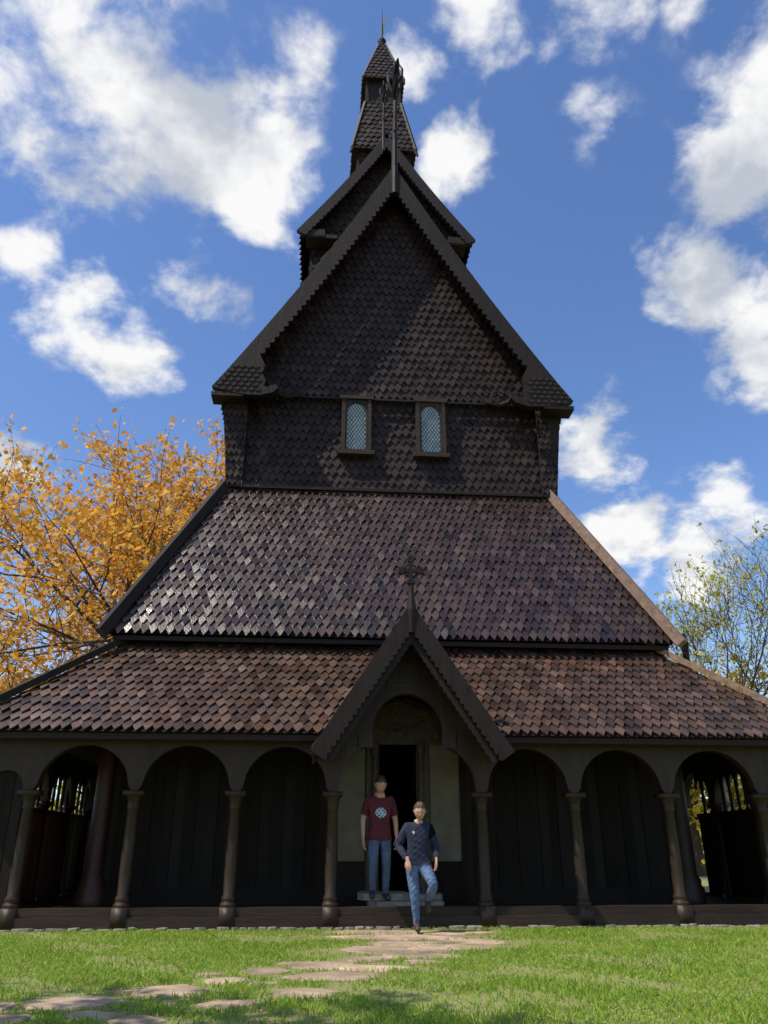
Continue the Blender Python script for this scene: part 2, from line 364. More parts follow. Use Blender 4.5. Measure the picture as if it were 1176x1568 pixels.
for xw in (-.93,.93):
    xw+=NX; w=M(); y0=2.98
    w.box(xw-.37,xw-.28,y0-.04,y0+.10,10.1,11.55); w.box(xw+.28,xw+.37,y0-.04,y0+.10,10.1,11.55)
    w.box(xw-.45,xw+.45,y0-.08,y0+.1,9.99,10.10); w.box(xw-.42,xw+.42,y0-.07,y0+.1,11.55,11.64)
    w.box(xw-.279,xw+.279,y0-.01,y0+.09,10.1,10.15)
    archplate(w,xw-.279,xw+.279,arch(xw,.235,11.2,.28),11.549,y0-.0,y0+.085)
    w.box(xw-.279,xw-.235,y0-.0,y0+.085,10.15,11.2);w.box(xw+.235,xw+.279,y0-.0,y0+.085,10.15,11.2)
    w.obj('window_frame',SILL,church)
    g=M(); g.box(xw-.26,xw+.26,y0+.05,y0+.07,10.12,11.52); g.obj('window_glass',GLASS,church)
    l=M()
    for i in range(-14,15):
        for s in (-1,1):
            pts=[]
            for t in np.linspace(-1.2,1.2,97):
                x=t*.5; z=10.8+i*.13+s*t*.8
                if abs(x)<.235 and 10.15<z<11.2+.28*math.sqrt(max(0,1-(x/.235)**2)): pts.append((x,z))
            if len(pts)>2: l.beam((xw+pts[0][0],y0+.045,pts[0][1]),(xw+pts[-1][0],y0+.045,pts[-1][1]),.011,.008,up=(0,1,0))
    l.obj('window_lattice',LEAD,church)

PX=[-6.98,-6.2,-4.52,-2.87,-1.26,1.26,2.87,4.52,6.2,6.98]
post=M()
def postat(x,y,z0=.30):
    post.box(x-.12,x+.12,y-.16,y+.13,.0,.305)
    post.lathe(x,y,[(.13,z0),(.135,z0+.03),(.13,z0+.06),(.10,z0+.08),(.115,z0+.11),(.117,z0+.14),(.092,z0+.18),(.10,z0+.5),(.098,1.2),(.085,1.74),(.10,1.76),(.10,1.79),(.088,1.81),(.10,1.86),(.135,1.95),(.14,1.955)],20)
    post.box(x-.165,x+.165,y-.165,y+.165,1.953,2.03)
for x in PX[1:-1]: postat(x,0)
for s in (-1,1):
    for k in range(11):
        if not (k==3 and s>0): postat(s*6.98,k*1.6)
    for x in PX[1:-1]: postat(x,16)
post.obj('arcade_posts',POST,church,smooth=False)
for p in bpy.data.objects['arcade_posts'].data.polygons: p.use_smooth=len(p.vertices)==4 and abs(p.normal.z)<.7
ar=M()
def bays(m_,ps,y0,y1,T=None,skip=(),zt=2.98):
    for a,b in zip(ps[:-1],ps[1:]):
        if (a,b) in skip: continue
        c=(a+b)/2; hw=(b-a)/2-.10
        archplate(m_,a+.0,b-.0,(lambda x,c=c,hw=hw: arch(c,hw,2.03,min(.72,hw*1.05))(x)),zt,y0,y1,n=32,T=T)
bays(ar,PX,-.09,.09,skip=((-1.26,1.26),),zt=3.05)
bays(ar,PX,15.91,16.09,zt=3.05)
for s in (-1,1):
    bays(ar,[k*1.6 for k in range(11)],-.09,.09,T=(lambda x,y,z,s=s:(s*6.98+y,x,z)),zt=3.05)
def pz(x):
    a=abs(x)
    if a>.62: return 2.03+.75*math.sqrt(max(0,1-((a-.55)/.62)**2)) if a<1.17 else 2.03
    return 2.95+.72*math.sqrt(max(0,1-(a/.62)**2))
archplate(ar,-1.26,1.26,pz,lambda x:4.72-1.5*abs(x),-.09,.09,n=84)
for s in (-1,1):
    ar.box(s*.72-.12,s*.72+.12,-.14,-.095,2.74,2.98)
ar.box(-1.26,-.86,-.13,-.094,2.80,2.9);ar.box(.86,1.26,-.13,-.094,2.80,2.9)
ar.box(-.5,.5,-.12,-.094,3.86,3.93)
ar.obj('arcade_arches',POST,church)
cp=M()
for s in (-1,1):
    for k in range(4):
        a=6.3+k*.16; cp.box(min(s*a,s*(a+.155)),max(s*a,s*(a+.155)),-.03-.01*(k%2),.03,.3,2.9)
cp.obj('corner_panels',PLANK,church)
fl=M()
fl.box(-7.15,7.15,-.15,.13,.02,.17); fl.box(-7.15,7.15,-.09,.12,.17,.30)
fl.box(-7.15,7.15,15.87,16.13,.02,.3)
for s in (-1,1): fl.box(s*7.02-.13,s*7.02+.13,.131,15.86,.02,.3)
fl.box(-6.88,6.88,.131,15.86,.05,.24)
fl.obj('sill_and_floor',SILL,church)
def side_bal(s,segs,matp,name):
    b=M(); c=M()
    for a,e in segs:
        y=a
        while y<e-.05:
            ye=min(y+.16,e); j=random.uniform(0,.012); b.box(s*6.98-.03-j,s*6.98+.03+j,y,ye-.006,.3,1.80); y+=.16
        c.box(s*6.98-.07,s*6.98+.07,a,e,1.80,1.88)
        n=int((e-a)/.3)
        T=lambda x,y,z:(s*6.98+y,x,z)
        for i in range(n):
            ya=a+(e-a)*i/n; ybb=a+(e-a)*(i+1)/n; cc=(ya+ybb)/2; hw=(ybb-ya)/2-.04
            archplate(c,ya,ybb,arch(cc,hw,2.38,.2),2.75,-.02,.02,n=8,T=T)
            c.lathe(s*6.98,ya,[(.05,1.88),(.03,1.93),(.038,2.15),(.03,2.32),(.05,2.39)],8)
    b.obj(name,matp,church); c.obj('balusters',PLANK,church)
side_bal(-1,((0.1,15.9),),RED_LIT,'side_panel_planks')
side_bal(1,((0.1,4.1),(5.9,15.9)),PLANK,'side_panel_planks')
nw=M()
def plankwall(a,b,z0,z1,f,w=.2):
    x=a;i=0
    while x<b-.01:
        xe=min(x+w*random.uniform(.85,1.15),b); d=.018 if i%2 else 0
        f(x,xe-.004,z0,z1,d); x=xe;i+=1
WY=1.75
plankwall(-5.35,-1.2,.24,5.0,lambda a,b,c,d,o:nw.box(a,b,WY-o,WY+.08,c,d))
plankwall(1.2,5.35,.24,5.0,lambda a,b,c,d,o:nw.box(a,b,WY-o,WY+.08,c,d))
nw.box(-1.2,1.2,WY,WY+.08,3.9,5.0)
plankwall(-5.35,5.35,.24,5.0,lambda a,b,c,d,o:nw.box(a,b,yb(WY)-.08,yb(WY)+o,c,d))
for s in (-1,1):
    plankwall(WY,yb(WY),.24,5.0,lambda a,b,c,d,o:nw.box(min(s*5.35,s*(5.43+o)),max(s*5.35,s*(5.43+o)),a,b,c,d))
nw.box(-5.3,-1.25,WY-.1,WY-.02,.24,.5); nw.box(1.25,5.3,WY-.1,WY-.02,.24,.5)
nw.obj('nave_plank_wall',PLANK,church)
for s,mt in ((-1,REDST_LIT),(1,POST)):  # left stave coloured as if sunlit, right one kept dark
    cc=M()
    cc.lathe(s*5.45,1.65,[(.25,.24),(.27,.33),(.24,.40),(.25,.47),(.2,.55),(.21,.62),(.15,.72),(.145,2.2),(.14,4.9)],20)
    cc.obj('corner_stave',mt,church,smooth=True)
po=M()
po.box(-1.2,-.62,WY-.01,WY+.06,.95,3.25); po.box(.62,1.2,WY-.01,WY+.06,.95,3.25)
po.obj('portal_panel',CREAM,church)
pj=M()
pj.box(-1.2,-.6,WY-.05,WY+.06,.24,.95); pj.box(.6,1.2,WY-.05,WY+.06,.24,.95)
pj.box(-1.25,-1.19,WY-.06,WY+.06,.24,3.3);pj.box(1.19,1.25,WY-.06,WY+.06,.24,3.3)
pj.obj('portal_base',PLANK,church)
pc=M()
for s in (-1,1):
    pc.box(min(s*.36,s*.6),max(s*.36,s*.6),WY-.06,WY+.1,.3,3.02)
    pc.lathe(s*.44,WY-.1,[(.1,.3),(.07,.45),(.06,1.5),(.06,2.8),(.09,2.9),(.09,3.02)],12)
archplate(pc,-1.0,1.0,lambda x:3.02,lambda x:3.05+.85*math.sqrt(max(0,1-(x/1.0)**2)),WY-.05,WY+.07,n=40)
pts=[]
for i in range(40):
    a=math.pi*i/39; pts.append((.85*math.cos(a),WY-.07,3.08+.72*math.sin(a)+.03*math.sin(9*a)))
pc.loft(pts,[.035]*40,6)
for s in (-1,1):
    pts=[(s*(.15+.3*t*math.cos(5*t)),WY-.065,3.15+.3*t+.15*math.sin(5*t)) for t in np.linspace(0,1.2,20)]
    pc.loft(pts,[.025]*20,6)
pc.obj('carved_portal',CARVE,church)
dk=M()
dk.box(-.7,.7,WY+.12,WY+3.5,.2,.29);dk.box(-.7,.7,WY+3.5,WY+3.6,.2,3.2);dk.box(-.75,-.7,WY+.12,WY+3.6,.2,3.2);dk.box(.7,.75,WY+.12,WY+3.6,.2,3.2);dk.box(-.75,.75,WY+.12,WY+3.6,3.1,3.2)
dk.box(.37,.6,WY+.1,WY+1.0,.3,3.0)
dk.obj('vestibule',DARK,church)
st=M()
def slab(m_,cx,cy,rx,ry,z0,z1,n=11,seed=0,p=3,jit=.1,mi=0):
    rnd=random.Random(seed); vs=[]
    out=[]
    for k in range(n):
        a=2*math.pi*k/n+rnd.uniform(-.16,.16); c,s_=math.cos(a),math.sin(a)
        r=1/((abs(c)**p+abs(s_)**p)**(1/p))*(1+rnd.uniform(-jit,jit))
        out.append((cx+rx*r*c,cy+ry*r*s_))
    tx,ty=rnd.uniform(-.006,.006),rnd.uniform(-.006,.006)
    for (x,y) in out: vs.append((x,y,z0))
    for (x,y) in out: vs.append((x,y,z1-.012+tx*(x-cx)/rx))
    for (x,y) in out: vs.append((cx+(x-cx)*.95,cy+(y-cy)*.95,z1+tx*(x-cx)/rx+ty*(y-cy)/ry))
    fs=[tuple(range(2*n,3*n))]
    for k in range(n):
        j=(k+1)%n; fs+=[(k,j,n+j,n+k),(n+k,n+j,2*n+j,2*n+k)]
    m_.add(vs,fs,mi)
slab(st,.0,.55,.62,.32,.24,.36,seed=3,jit=.05,p=6,n=16); slab(st,-.35,.95,.42,.36,.36,.47,seed=5,jit=.05,p=6,n=16); slab(st,.32,1.2,.4,.4,.24,.44,seed=9,jit=.05,p=6,n=16)
st.obj('stone_steps',STEP,church)

# ------------------------------------------------------------------ ground
def groundmat():
    m=bpy.data.materials.new('lawn'); m.use_nodes=True; nt=m.node_tree;N=nt.nodes;L=nt.links;b=N['Principled BSDF'];b.inputs['Roughness'].default_value=.9
    tc=N.new('ShaderNodeTexCoord');n1=N.new('ShaderNodeTexNoise');n1.inputs['Scale'].default_value=.8;n1.inputs['Detail'].default_value=6;L.new(tc.outputs['Object'],n1.inputs['Vector'])
    r=N.new('ShaderNodeValToRGB');r.color_ramp.elements[0].position=.35;r.color_ramp.elements[1].position=.7
    r.color_ramp.elements[0].color=(.13,.20,.025,1);r.color_ramp.elements[1].color=(.20,.29,.04,1);L.new(n1.outputs[0],r.inputs[0])
    n2=N.new('ShaderNodeTexNoise');n2.inputs['Scale'].default_value=30;n2.inputs['Detail'].default_value=4;L.new(tc.outputs['Object'],n2.inputs['Vector'])
    mx=N.new('ShaderNodeMix');mx.data_type='RGBA';mx.inputs[7].default_value=(.25,.19,.11,1)
    r2=N.new('ShaderNodeValToRGB');r2.color_ramp.elements[0].position=.38;r2.color_ramp.elements[1].position=.58;L.new(n2.outputs[0],r2.inputs[0])
    L.new(r2.outputs[0],mx.inputs[0]);L.new(r.outputs[0],mx.inputs[6]);L.new(mx.outputs[2],b.inputs['Base Color'])
    return m
g=M(); S=900; g.add([(-S,-S,0),(S,-S,0),(S,S,0),(-S,S,0)],[(0,1,2,3)]); g.obj('ground',groundmat())
fp=M(); fp.add([(10,34,.004),(60,36,.004),(60,39.5,.004),(10,37.5,.004)],[(0,1,2,3)]); fp.obj('footpath',mat('pavement',(.4,.38,.35),rough=.9))
stones=[(-.55,-.85,.75,.34),(.55,-.95,.62,.36),(-.2,-1.65,1.0,.34),(.5,-2.3,.6,.3),(-.35,-2.4,.42,.3),(.2,-2.95,.7,.28),(-.75,-3.1,.45,.4),(-.35,-3.75,.5,.28),(-.9,-4.05,.28,.26),(-1.36,-4.5,.36,.32),(-.85,-4.75,.42,.24),(-1.3,-5.35,.46,.27),(-1.95,-4.9,.22,.3),
(-2.32,-5.5,.24,.2),(-2.72,-6.1,.34,.26),(-2.16,-6.75,.22,.2),(-1.6,-6.25,.3,.24),(-3.38,-6.6,.33,.26),(-4.0,-6.75,.26,.2),(-3.1,-7.15,.2,.15),(-3.8,-7.3,.28,.2),(-4.5,-7.1,.35,.25),(-1.95,-5.75,.14,.1),(-2.75,-7.4,.2,.16),(-4.9,-7.7,.4,.25),(-1.75,-4.35,.12,.12),(-.3,-4.35,.2,.14),(-2.5,-5.05,.14,.1),(-.1,-3.35,.3,.16),(-3.1,-6.1,.14,.1),(-2.6,-6.6,.12,.1)]
sm=M()
for i,(x,y,rx,ry) in enumerate(stones):
    slab(sm,x,y,rx,ry,-.03,.010+.004*(i%3),seed=60+i,n=9,jit=.27,p=2.2)
sm.obj('stone_path',STONE)
ed=M()
x=-7.4;i=0
while x<7.4:
    w_=random.uniform(.1,.32); slab(ed,x+w_/2,-.30+random.uniform(-.04,.04),w_/2*.92,random.uniform(.05,.1),-.02,random.uniform(.015,.05),n=7,seed=100+i,jit=.14,p=2.6); x+=w_;i+=1
ed.obj('stone_edging',STEP)
nb=165000
gx=np.random.uniform(-9,9,nb*2); gy=-.28-9.2*np.random.rand(nb*2)**.85
keep=np.abs(gx+1)<(gy+14)*.62+1.2
near=np.zeros(len(gx))
for (x,y,rx,ry) in stones:
    dd=((np.abs(gx-x)/(rx*.9))**2.3+(np.abs(gy-y)/(ry*.88))**2.3)
    keep&=dd>1; near=np.maximum(near,np.clip(1-(dd-1)/3.0,0,1))
patch=.5+.5*np.sin(gx*7.3+2*np.sin(gy*5))*np.sin(gy*6.1+gx*3)
keep&=~((near>.1)&(np.random.rand(len(gx))<near*.65+.6*patch*near))
pat=np.sin(gx*1.7+1.3*np.sin(gy*1.1))*np.sin(gy*2.1+gx*.6)+.4*np.sin(gx*5+gy*3)
dirt=(pat>.45)&(np.random.rand(len(gx))<.7)
keep&=~dirt
gx=gx[keep][:nb];gy=gy[keep][:nb];n=len(gx)
hgt=(.022+.032*np.random.rand(n))*(1+.35*np.sin(gx*2.3)*np.sin(gy*1.9+1)); wd=.0035+.003*np.random.rand(n); an=np.random.rand(n)*6.283; ln=.03*np.random.randn(n); la=np.random.rand(n)*6.283
vs=np.zeros((n,4,3))
vs[:,0]=np.stack([gx-wd*np.cos(an),gy-wd*np.sin(an),np.zeros(n)],1)
vs[:,1]=np.stack([gx+wd*np.cos(an),gy+wd*np.sin(an),np.zeros(n)],1)
mxx=gx+ln*.4*np.cos(la);myy=gy+ln*.4*np.sin(la)
vs[:,2]=np.stack([mxx+wd*.7*np.cos(an),myy+wd*.7*np.sin(an),hgt*.6],1)
vs[:,3]=np.stack([gx+ln*np.cos(la),gy+ln*np.sin(la),hgt],1)
me=bpy.data.meshes.new('grass'); me.vertices.add(n*4); me.vertices.foreach_set('co',vs.reshape(-1))
me.loops.add(n*4); me.loops.foreach_set('vertex_index',np.arange(n*4)); me.polygons.add(n)
me.polygons.foreach_set('loop_start',np.arange(n)*4); me.polygons.foreach_set('loop_total',np.full(n,4)); me.update(); me.validate()
GR=leafmat('grass_blade',[(.15,.29,.025),(.24,.40,.035),(.32,.48,.055),(.46,.46,.14)],.45); me.materials.append(GR)
o=bpy.data.objects.new('grass',me); scene.collection.objects.link(o)
fl=M()
for i in range(260):
    x=random.uniform(-8,8);y=random.uniform(-8.5,-.4);s=random.uniform(.02,.035);a=random.uniform(0,6.28);z=random.uniform(.03,.05)
    c,d=math.cos(a)*s,math.sin(a)*s
    fl.add([(x+c,y+d,z),(x-d*.6,y+c*.6,z+.01),(x-c,y-d,z+.004),(x+d*.6,y-c*.6,z+.012)],[(0,1,2,3)])
fl.obj('fallen_leaves',leafmat('fallen_leaf',[(.3,.17,.04),(.2,.1,.03),(.35,.25,.07)],.1))

# ------------------------------------------------------------------ trees
BARK=mat('bark',(.10,.075,.055),(.05,.038,.03),10,.9,bump=.6,bscale=14)
def tree(name,base,trunk_h,r0,L0,nlimb,levels,kids,leaf_per,lsize,lm,seed,shape=(1,1,1),upb=.12,spread=(35,65),twig=.012,lean=(0,0)):
    R=random.Random(seed); w=M(); lf=M(); par=empty(name,base)
    def rv(): 
        return V((R.gauss(0,1),R.gauss(0,1),R.gauss(0,1)))
    def leafs(p,nn,sp):
        for _ in range(nn):
            q=p+rv()*sp; a=rv().normalized(); b=a.cross(rv()).normalized(); s=lsize*R.uniform(.6,1.25)
            lf.add([q-a*s,q+b*s*.6,q+a*s,q-b*s*.6],[(0,1,2,3)])
    def br(p,d,L,r,lev,dens):
        ns=5 if lev<2 else 3; pts=[p];rr=[r]; dd=d
        for i in range(ns):
            dd=(dd+rv()*.13*(1 if lev>0 else .35)+V((0,0,upb*(.5 if lev<2 else .2)))).normalized()
            p=p+V((dd.x*shape[0],dd.y*shape[1],dd.z*shape[2]))*(L/ns); pts.append(p); rr.append(max(r*(1-.6*(i+1)/ns),.006))
        w.loft(pts,rr,8 if lev==0 else (6 if lev<3 else 3),cap=False)
        if lev>=levels:
            for q in pts[1:]: leafs(q,int(leaf_per*dens*R.uniform(.3,1.7)/3+.5),.16)
            return
        nk=nlimb if lev==0 else kids
        for k in range(nk):
            t=R.uniform(.55,1) if lev==0 else R.uniform(.25,1)
            idx=min(int(t*ns),ns-1); q=pts[idx].lerp(pts[idx+1],t*ns-idx); r2=rr[idx]*.62
            ang=math.radians(R.uniform(*spread)); az=(k+R.uniform(-.3,.3))*2*math.pi/nk+lev
            ax=dd.orthogonal().normalized(); ax.rotate(Quaternion(dd,az)); nd=dd.copy(); nd.rotate(Quaternion(ax,ang))
            br(q,nd,L*(L0 if lev==0 else R.uniform(.58,.78)),max(r2,twig),lev+1,dens*(R.uniform(.3,1.5) if lev==1 or lev==2 else 1))
        br(pts[-1],dd,L*.6,rr[-1],lev+1,dens)
    br(V((0,0,-.1)),V((lean[0],lean[1],1)).normalized(),trunk_h,r0,0,1)
    w.obj('trunk_and_limbs',BARK,par,smooth=True); lf.obj('leaves',lm,par)
ORANGE=leafmat('orange_leaf',[(.60,.25,.03),(.78,.37,.045),(.86,.49,.07),(.72,.44,.08),(.46,.26,.05)],.5)
YG=leafmat('yellow_green_leaf',[(.35,.38,.05),(.5,.48,.07),(.6,.52,.09),(.3,.34,.05)],.5)
GOLD=leafmat('gold_leaf',[(.5,.36,.05),(.65,.5,.08),(.42,.38,.06),(.7,.56,.1)],.5)
tree('maple_tree',(-8.9,16.5,0),7.9,.42,.74,9,4,5,24,.115,ORANGE,3,shape=(1.1,1.0,1.0),spread=(32,78),upb=.08)
tree('ash_tree',(17.0,22,0),5.6,.3,.95,6,4,5,6,.10,YG,11,spread=(25,55),twig=.016)
tree('linden_tree',(17.8,28,0),3.8,.35,1.0,7,4,5,24,.14,GOLD,21,spread=(35,75))
tree('maple_tree',(-6.4,-12.6,0),6.0,.25,.55,6,3,5,40,.12,ORANGE,5,spread=(30,60))
dt=M()
R=random.Random(99)
for i in range(70):
    a=math.radians(-75+150*i/69+R.uniform(-1,1)); D=R.uniform(85,120); cx=D*math.sin(a); cy=D*math.cos(a); h=R.uniform(6,12)
    dt.loft([(cx,cy,0),(cx,cy,h*.6)],[.3,.1],5,mi=0)
    for k in range(220):
        u=V((R.gauss(0,1),R.gauss(0,1),R.gauss(0,1))).normalized()*R.random()**.4
        q=V((cx+u.x*h*.42,cy+u.y*h*.42,h*.58+u.z*h*.42)); aa=V((R.gauss(0,1),R.gauss(0,1),R.gauss(0,1))).normalized();b=aa.orthogonal().normalized();s=R.uniform(.3,.7)
        dt.add([q-aa*s,q+b*s,q+aa*s,q-b*s],[(0,1,2,3)],1)
dt.obj('distant_trees',[BARK,YG])

# ------------------------------------------------------------------ people
SKIN=mat('skin',(.52,.31,.22),(.46,.27,.19),8,.5,spec=.3)
MAROON=mat('maroon_shirt',(.10,.014,.024),(.07,.01,.017),10,.85,bump=.5,bscale=12)
NAVY=mat('navy_sweater',(.016,.024,.055),(.01,.015,.035),10,.9,bump=.5,bscale=12)
JEANS=mat('blue_jeans',(.10,.17,.30),(.05,.09,.18),9,.85,bump=.4,bscale=16)
JEANS2=mat('dark_jeans',(.09,.15,.24),(.045,.08,.14),9,.85,bump=.4,bscale=16)
SHOE=mat('shoe_leather',(.05,.045,.045),rough=.5); SHOE2=mat('brown_shoe',(.06,.04,.03),rough=.6)
HAIRD=mat('dark_hair',(.05,.03,.02),(.02,.013,.01),40,.5); HAIRB=mat('brown_hair',(.12,.07,.04),(.06,.035,.02),40,.5)
WHITE=mat('eye_white',(.5,.45,.42),rough=.3); IRIS=mat('iris',(.07,.045,.03),rough=.3); LIP=mat('lip',(.38,.15,.13),rough=.5)
PRINT=mat('shirt_print',(.45,.62,.70),(.2,.35,.45),25,.8); BADGE=mat('badge',(.7,.7,.68))
def head(par,c,yaw,pitch,sc,hairm,bun):
    Rm=Matrix.Rotation(yaw,3,'Z')@Matrix.Rotation(pitch,3,'X')
    def put(m_): m_.v=[tuple(V(c)+Rm@(V(p)*sc)) for p in m_.v]
    nu,nv=48,40; h=M(); vs=[];fs=[]
    def surf(th,ph,inf=0):
        x=math.sin(ph)*math.sin(th); y=-math.sin(ph)*math.cos(th); z=math.cos(ph)
        k=1
        if z<0: k=1-.26*(-z)**1.3
        X=x*.078*k; Y=y*.096*(k if y<0 else 1-.15*max(0,-z)); Z=z*.12
        if y<0:
            f=lambda a,b,sx,sz:math.exp(-((x-a)/sx)**2-((z-b)/sz)**2)
            Y-= .024*f(0,-.20,.11,.13)+.012*f(0,0,.07,.2)+.007*f(0,-.52,.22,.07)+.008*f(0,-.8,.25,.13)+.005*f(0,.28,.5,.08)
            Y+= .007*f(.36,.06,.17,.11)+.007*f(-.36,.06,.17,.11)
        if inf:
            n=V((X,Y,Z)).normalized(); X+=n.x*inf;Y+=n.y*inf;Z+=n.z*inf
        return (X,Y,Z),(x,y,z)
    raw=[]
    for i in range(nv+1):
        for j in range(nu):
            p,q=surf(2*math.pi*j/nu,math.pi*i/nv); vs.append(p); raw.append(q)
    mis=[]
    for i in range(nv):
        for j in range(nu):
            f=(i*nu+j,(i+1)*nu+j,(i+1)*nu+(j+1)%nu,i*nu+(j+1)%nu)
            q=[sum(raw[a][k] for a in f)/4 for k in range(3)]
            fs.append(f); mis.append(1 if (q[1]<-.5 and abs(q[0])<.27 and -.58<q[2]<-.46) else 0)
    h.v=vs; h.f=fs; h.m=mis
    for s in (-1,1):
        h.loft([(s*.075,.004,.026),(s*.083,.010,.018),(s*.082,.012,-.004),(s*.076,.004,-.024)],[.004,.010,.009,.004],8)
    put(h); h.obj('head',[SKIN,LIP],par,smooth=True)
    hr=M()
    def hs(i,j):
        th=2*math.pi*(j%nu)/nu;ph=math.pi*i/nv
        q=surf(th,ph)[1]
        a=(q[2]-(.66-.2*abs(q[0])+.05*math.sin(q[0]*9)))*2.0
        b=min(q[1]+.12,q[2]+.12+(.35 if abs(q[0])<.9 else -.2))*2.0
        c_=min(q[1]-.25,q[2]+.62)*2.0
        t=max(a,b,c_)
        return t,surf(th,ph,-.004+.022*max(0,min(1,t+.25))+.002*math.sin((j%nu)*2.1+i))[0]
    for i in range(nv):
        for j in range(nu):
            f=[hs(a,b) for a,b in ((i,j),(i+1,j),(i+1,j+1),(i,j+1))]
            if max(t for t,_ in f)>-.15: hr.add([p for _,p in f],[(0,1,2,3)])
    if bun: hr.loft([(0,.085,.04),(0,.12,.04),(0,.15,.02),(0,.165,-.02)],[.02,.035,.035,.012],10)
    put(hr); hr.obj('hair',hairm,par,smooth=True)
    ey=M()
    for s in (-1,1):
        b0=-.096*.93+.007-.0015
        for mi,(yy,rx,rz) in enumerate(((b0,.012,.0055),(b0-.003,.005,.005))):
            n=14; vv=[(s*.028+rx*math.cos(2*math.pi*k/n),yy,.006+rz*math.sin(2*math.pi*k/n)) for k in range(n)]+[(s*.028,yy-.003,.006)]
            ey.add(vv,[(k,(k+1)%n,n) for k in range(n)],mi)
        ey.loft([(s*.014,-.0925,.026),(s*.03,-.088,.030),(s*.045,-.078,.027)],[.002,.0025,.0015],5,mi=1)
    put(ey); ey.obj('eyes',[WHITE,IRIS],par)
def hand(m_,wr,dr,palmn,sc=1,side=1):
    wr=V(wr);d=V(dr).normalized();nn=V(palmn);nn=(nn-d*nn.dot(d)).normalized();t=d.cross(nn)*side
    P=lambda a,b,c:wr+(d*a+t*b+nn*c)*sc
    n=12;rings=[]
    for (a,rw,rt) in ((-.05,.026,.024),(0,.027,.021),(.03,.036,.017),(.06,.041,.015),(.085,.040,.012),(.095,.034,.007)):
        rings.append([P(a,rw*math.cos(2*math.pi*k/n),rt*math.sin(2*math.pi*k/n)) for k in range(n)])
    vs=[q for r in rings for q in r];fs=[(i*n+k,i*n+(k+1)%n,(i+1)*n+(k+1)%n,(i+1)*n+k) for i in range(5) for k in range(n)]+[tuple(range(5*n,6*n))]
    m_.add(vs,fs,0)
    for k,(b,L,r) in enumerate(((.029,.068,.0088),(.010,.078,.0092),(-.010,.072,.0088),(-.028,.056,.0078))):
        c1=.35+.12*k
        pts=[P(.07,b,0)];a=.09;c=0;pts.append(P(a,b*1.03,0));ang=.25
        for f in (.45,.32,.26):
            a+=L*f*math.cos(ang);c+=L*f*math.sin(ang);pts.append(P(a,b*1.05,c));ang+=c1
        m_.loft(pts,[r*sc,r*sc*1.02,r*sc*.98,r*sc*.9,r*sc*.6],8)
    m_.loft([P(.015,.022,.004),P(.04,.042,.012),P(.068,.054,.020),P(.092,.054,.028)],[.013*sc,.012*sc,.010*sc,.006*sc],8)
def person(name,loc,sc,rotz,J,bones,cfg):
    par=empty(name,loc); par.scale=(sc,sc,sc); par.rotation_euler=(0,0,rotz)
    names=list(J.keys()); me=bpy.data.meshes.new('skel'); me.from_pydata([J[k][0] for k in names],[(names.index(a),names.index(b)) for a,b,_ in bones],[])
    o=bpy.data.objects.new('skel',me); scene.collection.objects.link(o)
    o.modifiers.new('s','SKIN'); sv=me.skin_vertices[0].data
    for i,k in enumerate(names): sv[i].radius=(J[k][1],J[k][1]); sv[i].use_root=(i==0)
    sb=o.modifiers.new('u','SUBSURF'); sb.levels=4; sb.render_levels=4
    dg=bpy.context.evaluated_depsgraph_get(); dg.update()
    bm=bpy.data.meshes.new_from_object(o.evaluated_get(dg)); bpy.data.objects.remove(o)
    segs=[(V(J[a][0]),V(J[b][0]),lab) for a,b,lab in bones]
    def near(p):
        best=None
        for a,b,l in segs:
            ab=b-a;t=max(0,min(1,(p-a).dot(ab)/ab.length_squared));dd=(p-(a+ab*t)).length
            if best is None or dd<best[0]: best=(dd,l,t)
        return best
    for s in cfg['slots']: bm.materials.append(s)
    push={}
    info=[near(v.co) for v in bm.vertices]
    nrm=[v.normal.copy() for v in bm.vertices]
    for p in bm.polygons:
        c=p.center; _,l,t=near(c); p.material_index=cfg['pick'](l,t,c); p.use_smooth=True
        for vi in p.vertices:
            push[vi]=max(push.get(vi,0),cfg['inf'][p.material_index])
    sm_=lambda a,b,x:(lambda t:t*t*(3-2*t))(max(0,min(1,(x-a)/(b-a))))
    for v,inf in zip(bm.vertices,info):
        p0=v.co.copy()
        k=(1-sm_(.13,.26,abs(p0.x)))*sm_(.75,.95,p0.z)
        ty=cfg.get('ty',0)
        v.co.y=ty+(p0.y-ty)*(1-.22*k)
        v.co+=nrm[v.index]*push.get(v.index,0)
        if inf[1] in cfg.get('fold',('torso','thigh','shin','uarm')):
            v.co+=nrm[v.index]*(.0028*math.sin(p0.z*47+p0.x*31+4*math.sin(p0.y*30+p0.z*9))+.002*math.sin(p0.z*83-p0.x*71+p0.y*50))
    ob=bpy.data.objects.new('body',bm); scene.collection.objects.link(ob); ob.parent=par
    return par
mj={'pel':((0,0,.96),.135),'sp':((0,0,1.12),.138),'ch':((0,-.01,1.32),.155),'nb':((0,-.02,1.46),.08),'nk':((0,-.06,1.56),.06),
'sL':((-.175,.0,1.42),.074),'eL':((-.26,.03,1.14),.046),'wL':((-.265,-.07,.89),.030),
'sR':((.175,.0,1.42),.074),'eR':((.255,.04,1.14),.046),'wR':((.262,-.02,.89),.030),
'hL':((-.09,0,.88),.098),'kL':((-.12,-.14,.52),.066),'aL':((-.11,.0,.13),.048),'tL':((-.14,-.20,.06),.038),
'hR':((.09,0,.88),.098),'kR':((.10,-.02,.48),.066),'aR':((.10,.08,.08),.048),'tR':((.13,-.12,.035),.038)}
